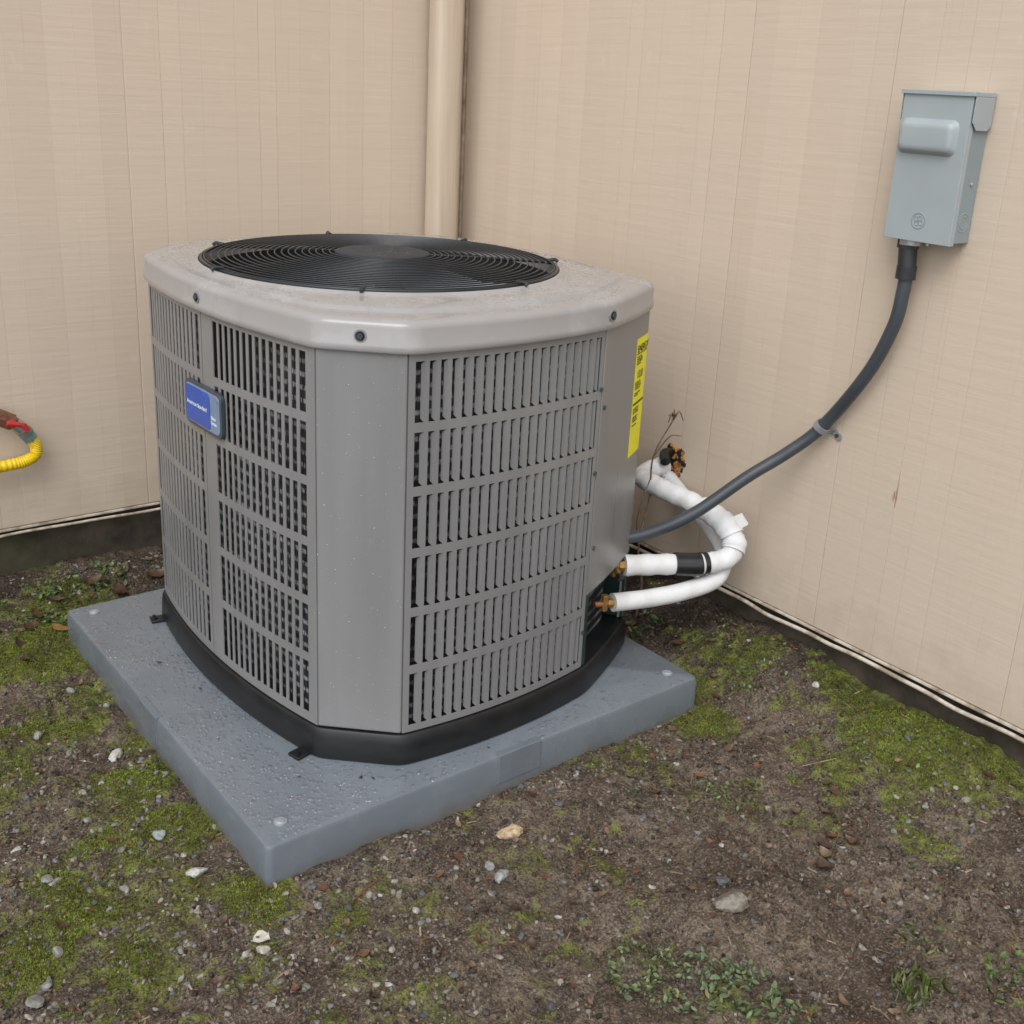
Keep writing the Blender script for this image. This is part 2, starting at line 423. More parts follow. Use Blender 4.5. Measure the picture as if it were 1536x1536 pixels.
sc=sb[:,None]*np.stack([rng.uniform(.9,1.5,len(sb)),rng.uniform(.7,1.05,len(sb)),rng.uniform(.5,.8,len(sb))],-1)
cs=pal[rng.integers(0,len(pal),len(pb))]*rng.uniform(.6,1.1,(len(pb),1)); cs[len(p):]=np.array([(.50,.47,.42),(.34,.39,.38),(.46,.45,.42),(.48,.46,.42),(.10,.12,.13),(.28,.28,.28),(.30,.31,.31),(.24,.25,.24),(.38,.36,.32),(.50,.38,.24),(.48,.48,.45),(.11,.12,.13),(.20,.18,.15)]+[(.24,.235,.22)]*13)
scatter('gravel',lumpy_s(V1),F1,np.column_stack([pb,z]),sc,rotm(rng.uniform(-.4,.4,len(pb)),rng.uniform(-.4,.4,len(pb)),rng.uniform(0,6.3,len(pb))),cs,M['stone'],False)
# soil crumbs
p=rpos(42000,wfn=lambda x,y:np.clip(1.0-.45*moss(x,y),.1,1)*(.35+vnoise(x,y,17,23))); s=.0008+.0038*rng.random(len(p))**2.7
z=height(p[:,0],p[:,1])+s*.2
base=np.array([(.070,.049,.034),(.12,.088,.063),(.043,.030,.022),(.18,.145,.108),(.10,.066,.043)])
cc=base[rng.integers(0,5,len(p))]*rng.uniform(.6,1.25,(len(p),1))
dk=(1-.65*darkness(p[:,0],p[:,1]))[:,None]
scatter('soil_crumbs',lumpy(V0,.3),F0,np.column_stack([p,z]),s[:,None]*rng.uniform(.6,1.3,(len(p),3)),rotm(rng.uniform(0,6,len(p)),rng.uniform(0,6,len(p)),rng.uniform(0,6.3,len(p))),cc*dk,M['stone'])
# moss tufts
def tuft():
    V=[];
    for k in range(5):
        a=random.uniform(0,6.28); t=random.uniform(.15,.8); w=.16; dx,dy=math.cos(a),math.sin(a)
        V+=[(-dy*w,dx*w,0),(dy*w,-dx*w,0),(dx*t*.9,dy*t*.9,random.uniform(.6,1.1))]
    return np.array(V)
TF=np.array([[3*k,3*k+1,3*k+2] for k in range(5)])
p=rpos(70000,wfn=lambda x,y:np.clip((moss(x,y)-.32)*1.7,0,1)**1.2)
s=rng.uniform(.0020,.0048,len(p)); mv=moss(p[:,0],p[:,1])
z=height(p[:,0],p[:,1])-.0005+np.clip(mv-.6,0,.5)*.010*rng.random(len(p))
g=vnoise(p[:,0],p[:,1],18,12)
brt=np.clip((mv-.38)*1.6,0,1)[:,None]*np.clip(.40+g,0,1)[:,None]
ca=np.array((.070,.068,.020))*(1-brt)+np.array((.235,.290,.028))*brt
ca=ca*rng.uniform(.6,1.35,(len(p),1))
brn=rng.random(len(p))<.13; ca[brn]=np.array((.11,.08,.035))
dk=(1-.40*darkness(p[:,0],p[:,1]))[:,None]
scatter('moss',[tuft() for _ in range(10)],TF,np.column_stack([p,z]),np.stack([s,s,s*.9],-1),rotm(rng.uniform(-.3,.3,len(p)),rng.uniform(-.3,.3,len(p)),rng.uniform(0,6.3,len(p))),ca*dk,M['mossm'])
# leaves / bark chips
def leaft(curl):
    V=[];L=7
    for i in range(L):
        t=i/(L-1); w=.42*math.sin(math.pi*min(1,t*.93+.05))**.8
        zz=curl*(t-.5)**2*2
        V+=[(t-.5,-w*random.uniform(.8,1.1),zz+curl*.35+random.uniform(-.03,.03)),(t-.5,0,zz),(t-.5,w*random.uniform(.8,1.1),zz+curl*.30)]
    return np.array(V)
LFc=[]
for i in range(6):
    for k in range(2):
        o=i*3+k; LFc.append([o,o+3,o+4,o+1])
LFc=np.array(LFc)
lp=np.array([(.22,-.12,.018),(.84,-.36,.034),(.73,-.44,.040),(1.08,-.50,.024),(-.13,-.12,.024),(.02,-.27,.018),(.10,.98,.05),(.16,1.06,.06),(.22,.99,.05),(.26,1.10,.05),(.05,1.0,.045),(.0,.96,.04),(-.05,.99,.035),(-.02,1.05,.035),(.9,-.33,.024),(.80,-.40,.024),(.96,.0,.03),(1.0,.15,.03),(.99,.28,.03),(-.05,-.08,.035),(.62,-.30,.018),(.15,-.3,.014),(.78,-.40,.034),(.76,-.42,.028),(-.08,.93,.04),(-.12,1.02,.04),(.03,1.09,.05),(.12,1.12,.05),(.2,1.15,.05),(-.1,.85,.03)])
rp=rpos(300); lp=np.concatenate([lp,np.column_stack([rp,rng.uniform(.006,.021,len(rp))])])
z=height(lp[:,0],lp[:,1])+.004
lc=np.array([(.16,.085,.045),(.20,.10,.05),(.10,.05,.03),(.24,.16,.09),(.18,.065,.04)])[rng.integers(0,5,len(lp))]*rng.uniform(.5,1.0,(len(lp),1))
lc[6:14]*=.6; lc[24:30]*=.6; lc[2]=(.07,.045,.03); lc[22]=(.08,.05,.035); lc[1]=(.13,.08,.05)
lc[19]=(.62,.60,.54); lc[11]=(.26,.15,.05)
scatter('fallen_leaves',[leaft(random.uniform(.1,.5)) for _ in range(10)],LFc,np.column_stack([lp[:,:2],z]),lp[:,2][:,None]*np.column_stack([np.ones(len(lp)),rng.uniform(.5,1,len(lp)),np.ones(len(lp))*.8]),rotm(rng.uniform(-.35,.35,len(lp)),rng.uniform(-.35,.35,len(lp)),rng.uniform(0,6.3,len(lp))),lc,M['leaf'],True)
n=2300; p=rpos(n); z=height(p[:,0],p[:,1])+.0015
cub=np.array([(x,y,zz) for x in(-1,1) for y in(-1,1) for zz in(-1,1)],float); CF=np.array([[0,1,3,2],[4,6,7,5],[0,4,5,1],[2,3,7,6],[0,2,6,4],[1,5,7,3]])
sc=np.column_stack([rng.uniform(.002,.009,n),rng.uniform(.0004,.0013,n),rng.uniform(.0003,.0008,n)]); lk=rng.random(n)<.03; sc[lk,0]*=3.5
cc=np.array([(.20,.13,.08),(.10,.06,.04),(.30,.22,.15),(.22,.09,.05)])[rng.integers(0,4,n)]*rng.uniform(.6,1.2,(n,1))
scatter('wood_debris',[cub*(1+rng.uniform(-.3,.3,(8,3))) for _ in range(8)],CF,np.column_stack([p,z]),sc,rotm(rng.uniform(-.3,.3,n),rng.uniform(-.25,.25,n),rng.uniform(0,6.3,n)),cc,M['leaf'])
def weed(cx,cy,R,nl,size,col,name='weed_plant',blade=False):
    P=[];S=[];Rr=[];C=[]
    for i in range(nl):
        a=random.uniform(0,6.28); r=R*random.random()**.6; x=cx+r*math.cos(a); y=cy+r*math.sin(a)
        if float(vnoise(x,y,45,31))<.38 and not blade: continue
        P.append((x,y,float(height(x,y))+random.uniform(.002,.014))); s=size*random.uniform(.4,1.2)
        S.append((s,s*(.16 if blade else random.uniform(.45,.8)),s)); Rr.append((random.uniform(-.6,.6),random.uniform(-.9,.2) if not blade else random.uniform(-1.3,-.5),random.uniform(0,6.28)))
        k=random.uniform(.45,1.35); y_=random.random()<.1; C.append(tuple(c*k for c in ((col) if not y_ else (.16,.15,.05))))
    Rr=np.array(Rr)
    return scatter(name,[leaft(random.uniform(-.1,.35)) for _ in range(8)],LFc,np.array(P),np.array(S),rotm(Rr[:,0],Rr[:,1],Rr[:,2]),np.array(C),M['plant'],True)
weed(.345,-.435,.055,230,.010,(.115,.165,.070))
weed(.385,-.50,.060,260,.011,(.110,.160,.070))
weed(.44,-.55,.045,140,.011,(.105,.150,.065))
weed(.40,-.60,.06,150,.012,(.095,.145,.055))
weed(.63,-.67,.035,70,.034,(.095,.130,.03),blade=True)
weed(.72,-.62,.04,40,.010,(.08,.13,.04))
weed(.84,-.51,.018,40,.009,(.07,.14,.04))
weed(.77,-.24,.045,80,.008,(.09,.14,.045))
weed(.72,-.20,.03,40,.008,(.09,.14,.045))
weed(1.07,.10,.05,80,.010,(.10,.15,.045))
weed(1.02,-.06,.06,90,.009,(.09,.14,.045))
weed(.16,1.13,.05,60,.020,(.07,.14,.05))
weed(.05,1.12,.05,60,.016,(.08,.15,.05))
weed(.0,1.02,.06,60,.014,(.08,.14,.045))
weed(1.0,-.30,.06,70,.008,(.09,.14,.045))
weed(.60,-.14,.03,30,.008,(.07,.11,.035))
weed(1.0,.25,.04,50,.014,(.07,.13,.04))
weed(1.08,-.38,.07,90,.008,(.11,.17,.045))
weed(.75,-.75,.05,80,.012,(.08,.13,.035))

# ---------------------------------------------------------------- house
house=empty('house_wall',(0,0,0),TH)
T=.016
m=MB(); m.box(-4.5,X1+.2,Y1,Y1+T,.14,2.7); m.obj('siding_rear',[M['sidx']],house,0,.0015)
m=MB(); m.box(X1,X1+T,-4.5,Y1-.0005,.14,2.7); m.obj('siding_side',[M['sidy']],house,0,.0015)
m=MB(); m.box(-4.5,X1+.3,Y1+.014,Y1+.3,-.4,.145); m.box(X1+.014,X1+.3,-4.5,Y1+.013,-.4,.145); m.obj('foundation',[M['found']],house,0)
m=MB()
m.box(-4.5,X1-.008,Y1-.004,Y1+.010,.1335,.1385); m.box(X1-.004,X1+.010,-4.5,Y1-.005,.1335,.1385)
m.obj('drip_edge',[M['trim']],house,0,.001)
m=MB(); m.box(X1-.009,X1-.0005,Y1-.009,Y1-.0005,.142,2.68); m.obj('corner_shade_strip',[M['shaderot']],house,0,.003)  # thin dark strip, paints the shade and rot of the wall corner
cb=empty('wall_cable')
m=MB()
pts=[H(X1-.006+.0015*math.sin(i*1.7),1.225-i*.055,.124+.0022*math.sin(i*.8)+.0015*math.sin(i*2.3)) for i in range(62)]
m.tube(catmull(pts,3),.0042,8)
pts=[H(1.14-i*.055,Y1-.006+.0015*math.sin(i*1.9),.125+.0018*math.sin(i*.7)) for i in range(60)]
m.tube(catmull(pts,3),.0034,8)
m.obj('cable_run',[M['trim']],cb,60)
# downspout
m=MB()
def rr(cx,cy,hx,hy,r,z,n=6):
    out=[]
    for qx,qy,a0 in((1,1,0),(-1,1,90),(-1,-1,180),(1,-1,270)):
        for i in range(n+1):
            a=math.radians(a0+90*i/n); out.append((cx+qx*(hx-r)+r*math.cos(a),cy+qy*(hy-r)+r*math.sin(a),z))
    return out
dx0,dx1=1.019,1.100; dcx=(dx0+dx1)/2; hy=.033; dcy=Y1-.016-hy
m.loft([rr(dcx,dcy,(dx1-dx0)/2,hy,.026,zz) for zz in (.10,.9,1.8,2.68)],0,True,True,True)
ds=m.obj('downspout',[M['tan']],None,50); ds.rotation_euler[2]=TH
t=NT('bare_splintered_wood'); o=t.obj((300,300,25)); f=t.noise(o,1,3)
M['leafw']=t.out(t.mix(t.ramp(f,[(.35,0),(.65,1)]),(.30,.18,.12),(.56,.40,.30)),.8)
def scar(y,z,l,w,seed):
    random.seed(seed); m=MB(); k=9
    L=[(y-w*random.uniform(.3,1)*math.sin(math.pi*i/k+.01),z-l/2+l*i/k) for i in range(k+1)]
    Rr_=[(y+w*random.uniform(.3,1)*math.sin(math.pi*i/k+.01),z-l/2+l*i/k) for i in range(k,-1,-1)]
    m.quadpoly(lambda a,zz,n:(n,a,zz),L+Rr_,X1-.0008,X1+.001)
    m.obj('wood_scar',[M['leafw']],house,0)
scar(-.183,.475,.07,.0022,1); scar(-.178,.460,.022,.004,2)

# ---------------------------------------------------------------- equipment pad
pad=empty('equipment_pad')
m=MB()
def padring(i,z,r=.012): return rr(PW/2,PD/2,PW/2-i,PD/2-i,r,z,4)
m.loft([padring(.0,-.03),padring(.0,.02),padring(.001,.0655),padring(.003,.0705),padring(.008,PH)],0,True,True,True)
m.obj('pad_body',[M['pad']],pad,35)
m=MB()
for (x,y) in ((.045,.045),(PW-.045,.045),(.045,PD-.045),(PW-.045,PD-.045)):
    m.cyl((x,y,PH-.002),(x,y,PH+.002),.0100,24); m.cyl((x,y,PH+.002),(x,y,PH+.0040),.0075,24,r1=.005)
m.obj('pad_plugs',[painted('light_plastic_plug',(.28,.305,.325),.35,.1,30)],pad,30)
m=MB()
m.box(-.0015,.012,.42,.50,.020,PH+.0012); m.box(.42,.51,-.0015,.012,.020,PH+.0012)
m.obj('pad_notch_plates',[M['pad']],pad,0,.001)

def dropt():
    V=[(0,0,1.0)]
    for zz,r in((.75,.62),(.0,1.0)):
        for k in range(8):
            a=2*math.pi*k/8; q=random.uniform(.88,1.1); V.append((r*q*math.cos(a),r*q*math.sin(a),zz))
    return np.array(V)
DFt=[]
for k in range(8):
    a,b=1+k,1+(k+1)%8; DFt+=[[0,a,b],[a,a+8,b+8],[a,b+8,b]]
DFt=np.array(DFt)
def drops(name,P,parent,smin,smax,mat,flat=.42,pw=2.5,rot=None):
    n=len(P); s=smin+(smax-smin)*rng.random(n)**pw
    sc=np.column_stack([s*rng.uniform(.85,1.4,n),s*rng.uniform(.85,1.2,n),s*flat])
    if rot is None: rot=rotm(np.zeros(n),np.zeros(n),rng.uniform(0,6.3,n))
    return scatter(name,[dropt() for _ in range(8)],DFt,P,sc,rot,np.ones((n,3)),mat,True,parent)

# ---------------------------------------------------------------- air conditioner
ac=empty('air_conditioner',(UX,UY,0),TU)
FACES={'left':((0,.7122),(0,.0973),.0327),'fl':((0,.0973),(.0973,0),.0),'front':((.0973,0),(.4912,0),.0183),
 'svc':((.4912,0),(.700,.105),.004),'right':((.700,.105),(.700,.715),.025),'br':((.700,.715),(.605,.81),0),'back':((.605,.81),(.0973,.81),.018),'bl':((.0973,.81),(0,.7122),0)}
def facefn(key,inset=0):
    A,B,b=FACES[key]; A=Vector(A);B=Vector(B); L=(B-A).length; d=(B-A)/L; no=Vector((d.y,-d.x))
    def fn(s,z,n):
        t=s/L; off=b*4*t*(1-t); sl=b*4*(1-2*t)/L
        nn=(no-d*sl).normalized()
        p=A+d*s+no*off+nn*n
        return (p.x,p.y,z)
    return fn,L
def outline_pts(off=0,n=24):
    out=[]
    for k in ('left','fl','front','svc','right','br','back','bl'):
        fn,L=facefn(k)
        for i in range(n): out.append(fn(L*i/n,0,off)[:2])
    return np.array(out)
NA=360; ANG=np.linspace(-math.pi,math.pi,NA,endpoint=False)
_o=outline_pts(0,80); _o=_o-np.array([FCX,FCY]); 
_a=np.arctan2(_o[:,1],_o[:,0]); _r=np.hypot(_o[:,0],_o[:,1]); _s=np.argsort(_a); _a=_a[_s];_r=_r[_s]
R0=np.interp(ANG,_a,_r,period=2*math.pi)
def smooth(r,k):
    for _ in range(k): r=(np.roll(r,1)+2*r+np.roll(r,-1))/4
    return r
def ring(rfun,z): return [(FCX+r*math.cos(a),FCY+r*math.sin(a),z) for r,a in zip(rfun,ANG)]
R1=smooth(R0,3); R2_=smooth(R0,4)
m=MB()
m.loft([ring(R1+.004,PH+.0005),ring(R1+.0095,PH+.0015),ring(R1+.011,PH+.006),ring(R1+.010,PH+.030),ring(R1+.007,ZB-.006),ring(R1+.004,ZB-.001),ring(R1-.02,ZB)],0,True,False,True)
for key,fr in (('left',.965),('left',.03),('right',.1),('back',.2)):
    fn,L=facefn(key); s=L*fr
    m.mbox(fn,s-.012,s+.012,PH+.0006,PH+.006,0.0,.034,1)
m.obj('base_pan',[M['black']],ac,45,.001)
m=MB()
for key,fr in (('left',.965),('left',.03)):
    fn,L=facefn(key); s=L*fr; p=Vector(fn(s,0,.027)); m.cyl((p.x,p.y,PH+.005),(p.x,p.y,PH+.009),.0065,6); m.cyl((p.x,p.y,PH+.009),(p.x,p.y,PH+.013),.003,12)
m.obj('anchor_bolts',[M['black']],ac,30)
m=MB(); Rc=R1-.040
m.loft([ring(Rc,ZB),ring(Rc,ZT)],0); m.obj('condenser_coil',[M['coil']],ac,60)
m=MB(); m.loft([ring(Rc-.02,ZB+.001),ring(Rc-.02,ZT-.001)],0,True,True,False); m.obj('inner_shell',[M['dark']],ac,60)

def grille(mb,key,s0,s1,z0,z1,ncol,rows,barh,slatf,blade=None,th=.0016):
    fn,L=facefn(key); pitch=(s1-s0)/ncol; w=pitch*slatf
    rp=(z1-z0)/rows
    for r in range(1,rows):
        zc=z0+rp*r; mb.mbox(fn,s0,s1,zc-barh/2,zc+barh/2,-th,0,max(8,ncol//2),0)
    for c in range(1,ncol):
        sc_=s0+pitch*c
        for r in range(rows):
            za=z0+rp*r+(barh/2 if r else 0); zb=z0+rp*(r+1)-(barh/2 if r<rows-1 else 0)
            mb.mbox(fn,sc_-w/2,sc_+w/2,za,zb,-th,-.0002,1,0)
    if blade:
        bl,bd=blade
        for c in range(ncol):
            se=s0+pitch*(c+1)-w/2; sa=se-bl
            for r in range(rows):
                za=z0+rp*r+(barh/2 if r else 0); zb=z0+rp*(r+1)-(barh/2 if r<rows-1 else 0)
                h=.005
                q=[fn(se,za,-th*.5),fn(se,zb,-th*.5),fn(sa,zb-h,-bd),fn(sa,za+h,-bd),
                   fn(se+.0012,za,-th*.9),fn(se+.0012,zb,-th*.9),fn(sa+.0012,zb-h,-bd-.001),fn(sa+.0012,za+h,-bd-.001)]
                mb.add(q,[(0,1,2,3),(4,7,6,5),(0,3,7,4),(1,5,6,2),(0,4,5,1),(3,2,6,7)],1)
def frame_panel(mb,key,s0,s1,z0,z1,g,th=.0016,ns=24,lip=True):
    fn,L=facefn(key); za,zb=g[0][2],g[0][3]
    mb.mbox(fn,s0,s1,z0,za,-th,0,ns); mb.mbox(fn,s0,s1,zb,z1,-th,0,ns)
    xs=[s0]+[v for a in g for v in (a[0],a[1])]+[s1]
    for i in range(0,len(xs),2): mb.mbox(fn,xs[i],xs[i+1],za,zb,-th,0,4)
    if lip:
        mb.mbox(fn,s0,s0+.0015,z0,z1,-.014,-th,1); mb.mbox(fn,s1-.0015,s1,z0,z1,-.014,-th,1)
fnL,LL=facefn('left')
def sb(b): return .7122-b
mb=MB()
G1=(sb(.372),sb(.118)); G2=(sb(.700),sb(.425))
zg0,zg1=.145,.748
frame_panel(mb,'left',sb(.412),LL-.001,ZB+.001,ZT+.004,[(G1[0],G1[1],zg0,zg1)])
grille(mb,'left',G1[0],G1[1],zg0,zg1,14,6,.0145,.40)
frame_panel(mb,'left',.001,sb(.4145),ZB+.001,ZT+.004,[(G2[0],G2[1],zg0,zg1)])
grille(mb,'left',G2[0],G2[1],zg0,zg1,15,6,.0145,.60)
mb.obj('louver_panel_left',[M['panel'],M['louver']],ac,30)
mb=MB(); fnF,LF=facefn('front')
frame_panel(mb,'front',.0015,LF-.0015,ZB+.001,ZT+.004,[(.012,LF-.010,zg0-.004,zg1-.002)])
grille(mb,'front',.012,LF-.010,zg0-.004,zg1-.002,20,6,.0150,.40,(.0042,.0052))
mb.obj('louver_panel_front',[M['panel'],M['louver']],ac,30)
mb=MB()
for key in ('right','back'):
    fn,L=facefn(key); frame_panel(mb,key,.001,L-.001,ZB+.001,ZT+.004,[(.02,L-.02,zg0,zg1)]); grille(mb,key,.02,L-.02,zg0,zg1,int((L-.04)/.019),6,.0145,.4)
mb.obj('louver_panel_rear',[M['panel'],M['louver']],ac,30)
mb=MB()
for key in ('fl','br','bl'):
    fn,L=facefn(key)
    mb.mbox(fn,.0006,L-.0006,ZB+.001,ZT+.004,-.012,.0012,1)
mb.obj('corner_posts',[M['panel']],ac,0,.003)
mb=MB(); fnS,LS=facefn('svc')
zc=.272
mb.mbox(fnS,.0008,LS-.0005,zc,ZT+.004,-.02,.0012,6)
mb.mbox(fnS,.0008,.012,ZB+.001,zc,-.02,.0008,1,1)
mb.mbox(fnS,.012,LS-.001,ZB+.001,zc-.001,-.10,-.050,2,2)
mb.mbox(fnS,LS-.006,LS-.0005,ZB+.001,zc,-.05,-.001,1,1)
mb.obj('service_panel',[M['panel'],M['green'],M['dark']],ac,30,.0012)
mb=MB()
for (key,s,z,n) in (('front',LF-.004,.655,0),('front',LF-.004,.505,0),('svc',.012,.36,.001),('svc',.012,.62,.001),('front',LF-.005,.20,0)):
    fn,L=facefn(key); a=fn(s,z,n); b=fn(s,z,n+.003); mb.cyl(a,b,.0038,12)
mb.obj('panel_screws',[M['badgerim']],ac,30)
lb=MB()
OUT=R2_
OUTs=smooth(R0,8)
def lr2(t,z,o=0): return ring((OUTs+o)*(1-t)+.327*t,z)
rings=[ring(OUT+.002,ZT+.006),ring(OUT+.003,ZT-.001),ring(OUT+.008,ZT-.002),ring(OUT+.0100,ZT+.001),ring(OUT+.0100,ZT+.009),ring(OUT+.0085,ZT+.012),ring(OUT+.0080,ZT+.034),ring(OUT+.0068,ZT+.039),ring(OUT+.003,ZT+.0430),ring(OUT-.002,ZT+.0452),
 ring(OUT-.008,ZT+.0462),lr2(.12,.8080,-.008),lr2(.26,.8085,-.008),lr2(.28,.8095,-.008),lr2(.305,.8135,-.008),lr2(.335,.8150,-.008),lr2(.7,.8168,-.008),lr2(.93,.8175,-.008),
 ring(np.full(NA,.325),.8200),ring(np.full(NA,.322),.8228),ring(np.full(NA,.319),.8225),ring(np.full(NA,.3175),.818),ring(np.full(NA,.3165),.790)]
lb.loft(rings,0)
lb.obj('top_cover',[M['lid']],ac,50)
mb=MB(); mb.loft([ring(np.full(NA,.3163),.800),ring(np.full(NA,.314),.64),ring(np.full(NA,.30),.60)],0); mb.obj('fan_shroud',[M['dark']],ac,60)
mb=MB()
for key,s,zz in (('left',sb(.405),ZT+.020),('fl',.0688,ZT+.021),('front',LF+.002,ZT+.021)):
    fn,L=facefn(key)
    q=.0085 if key!='fl' else .0075
    mb.cyl(fn(s,zz,q-.002),fn(s,zz,q+.0018),.0095,24,0); mb.cyl(fn(s,zz,q+.0016),fn(s,zz,q+.0024),.0070,24,1); mb.cyl(fn(s,zz,q+.002),fn(s,zz,q+.0050),.0048,6,2)
mb.obj('cover_screws',[M['panel'],M['black'],M['badgerim']],ac,30)
mb=MB()
def gz_(r): return .8235+.011*(1-(r/.312)**2)
def torus(mb,R,z,r,seg=96,ms=6):
    rings=[[(FCX+(R+r*math.cos(b))*math.cos(a),FCY+(R+r*math.cos(b))*math.sin(a),z+r*math.sin(b)) for b in [2*math.pi*j/ms for j in range(ms)]] for a in [2*math.pi*i/seg for i in range(seg)]]
    rings.append(rings[0]); mb.loft(rings,0)
for R in np.linspace(.094,.309,19): torus(mb,R,gz_(R)+.002,.0014)
torus(mb,.314,.823,.003)
for k in range(7):
    a=math.radians(26+k*360/7)
    mb.tube([(FCX+r*math.cos(a),FCY+r*math.sin(a),gz_(r)-.0015) for r in np.linspace(.075,.314,10)],.0026,8)
    mb.tube([(FCX+r*math.cos(a),FCY+r*math.sin(a),z) for r,z in((.306,.826),(.322,.828),(.327,.824))],.0034,8)
mb.obj('fan_guard',[M['wire']],ac,60)
mb=MB()
C=48
def cr(r,z): return [(FCX+r*math.cos(2*math.pi*i/C),FCY+r*math.sin(2*math.pi*i/C),z) for i in range(C)]
mb.loft([cr(.0845,.829),cr(.0855,.833),cr(.084,.8372),cr(.078,.8385),cr(.05,.8368),cr(.01,.8365)],0,True,True,True)
mb.obj('guard_hub',[painted('black_hub_plastic',(.024,.031,.040),.55,.25,40,bump=.3,bscale=140,spec=.3)],ac,40)
mb=MB()
mb.loft([cr(.07,.60),cr(.075,.66),cr(.075,.74),cr(.06,.76)],0,True,True,True)
for k in range(4):
    a0=k*math.pi/2+.4; g=[]
    for i in range(9):
        r=.07+.225*i/8; row=[]
        for j in range(7):
            t=j/6-.5; a=a0+t*(.9 if i else .6)+.15*i/8; row.append((FCX+r*math.cos(a),FCY+r*math.sin(a),.765+t*.06*(1-.3*i/8)))
        g.append(row)
    mb.loft(g,1,False)
mb.obj('fan',[M['dark'],painted('fan_blade',(.30,.33,.37),.35,.2,10)],ac,50)
def bdg(cx,cz,hw,hh,r,n0,n1,mi,mbx):
    pts=[(x,y) for x,y,_ in rr(0,0,hw,hh,r,0,6)]
    mbx.quadpoly(fB,[(cx+a,cz+b) for a,b in pts],n0,n1,mi)
cB=sb(.412)
def fB(s,z,n):
    p0=Vector(fnL(cB+.004,0,0)); p1=Vector(fnL(cB+.006,0,0)); d=(p1-p0).normalized(); no=Vector((d.y,-d.x,0))
    p=p0+d*(s)+no*(n+.0035); return (p.x,p.y,z)
mb=MB(); cz=.594
bdg(.004,cz,.070,.039,.013,-.004,.003,0,mb); bdg(.004,cz,.064,.0335,.010,.002,.0042,1,mb); bdg(-.012,cz,.047,.031,.007,.003,.0050,2,mb)
mb.obj('name_badge',[M['badgerim'],M['badges'],M['badge']],ac,0,.0012)
o0=Vector(fB(0,cz,.0080)); o1=Vector(fB(.01,cz,.0080)); dB=(o1-o0).normalized()
text('badge_text','American Standard',.0100,M['white'],ac,frame(Vector(fB(-.054,cz-.002,.0053)),dB,(0,0,1)))
text('badge_text_small','Silver\nSeries',.0085,M['white'],ac,frame(Vector(fB(.038,cz-.010,.0045)),dB,(0,0,1)))
mb=MB()
mb.mbox(fnS,.160,.2305,.487,.712,.0014,.0020,6,0)
mb.obj('energy_label',[M['yellow']],ac,0)
e0=Vector(fnS(.170,.69,.0023)); e1=Vector(fnS(.2305,.69,.0023)); dE=(e1-e0).normalized(); nE=Vector((dE.y,-dE.x,0))
def etx(name,body,size,s,z):
    p=e0+dE*(s-.170)+nE*.0004; p.z=z; text(name,body,size,M['ink'],ac,frame(p,dE,(0,0,1)))
etx('label_title','ENERGY',.0190,.164,.686)
etx('label_rating','13.0',.021,.174,.636)
etx('label_text_a','U.S. Government\nFederal law prohibits\nremoval of this label\nbefore purchase',.0042,.165,.676)
etx('label_text_b','Least efficient   Most\nThis rating is based on\nstandard tests. The cost\nmodel capacity range\n\nSEER  Seasonal Energy\nEfficiency Ratio',.0040,.165,.628)
mb=MB(); mb.mbox(fnS,.163,.228,.5865,.590,.0022,.0028,6); mb.mbox(fnS,.163,.228,.6825,.684,.0022,.0028,6); mb.obj('label_rules',[M['ink']],ac,0)
etx('label_text_c','Your cost will depend\non your utility rates\nand your operating use\n\nYearly energy use is\nbased on national\naverage figures and\n\nMade for cooling',.0040,.165,.578)

P=[]
tt=[0,.12,.26,.305,.335,.7,.93,1.0]; zz_=[.8070,.8080,.8085,.8135,.8150,.8168,.8175,.8200]
while len(P)<4200:
    i=random.randrange(NA); t=random.random()**1.1; r=(OUTs[i]-.008)*(1-t)+.327*t; a=ANG[i]+random.uniform(0,.015)
    x,y=FCX+r*math.cos(a),FCY+r*math.sin(a)
    w=.35+.65*(float(vnoise(x,y,9,21))>.45)
    if random.random()<w: P.append((x,y,np.interp(t,tt,zz_)-.0001))
drops('water_drops_on_cover',np.array(P),ac,.0009,.0040,M['water'],.5,2.4)
P=[(FCX+math.cos(a)*r,FCY+math.sin(a)*r,.8368) for a,r in zip(rng.uniform(0,6.28,220),.078*np.sqrt(rng.random(220)))]
drops('water_drops_on_hub',np.array(P),ac,.0007,.0020,M['water'])
P=[];Rm=[]
for key,n,smin_,smax_ in (('fl',170,.004,.995),('svc',80,.01,.6)):
    fn,L=facefn(key)
    for _ in range(n):
        s=L*random.uniform(smin_,smax_); z=random.uniform(.30 if key=='svc' else ZB+.01,ZT-.01); p0=Vector(fn(s,z,.0011)); no=(Vector(fn(s,z,1.0))-Vector(fn(s,z,0))).normalized()
        ta=Vector((0,0,1)).cross(no); P.append(tuple(p0)); Rm.append(np.array([[ta.x,0,no.x],[ta.y,0,no.y],[ta.z,1,no.z]]))
for _ in range(170):
    s=random.choice([random.uniform(sb(.374),sb(.411)),random.uniform(sb(.413),sb(.424)),random.uniform(LL-.014,LL-.003)]); z=random.uniform(ZB+.01,ZT-.01); p0=Vector(fnL(s,z,-.0001)); no=(Vector(fnL(s,z,1.0))-Vector(fnL(s,z,0))).normalized(); ta=Vector((0,0,1)).cross(no); P.append(tuple(p0)); Rm.append(np.array([[ta.x,0,no.x],[ta.y,0,no.y],[ta.z,1,no.z]]))
drops('water_drops_on_panels',np.array(P),ac,.0007,.0020,M['water'],.5,2.0,np.array(Rm))
P=[]
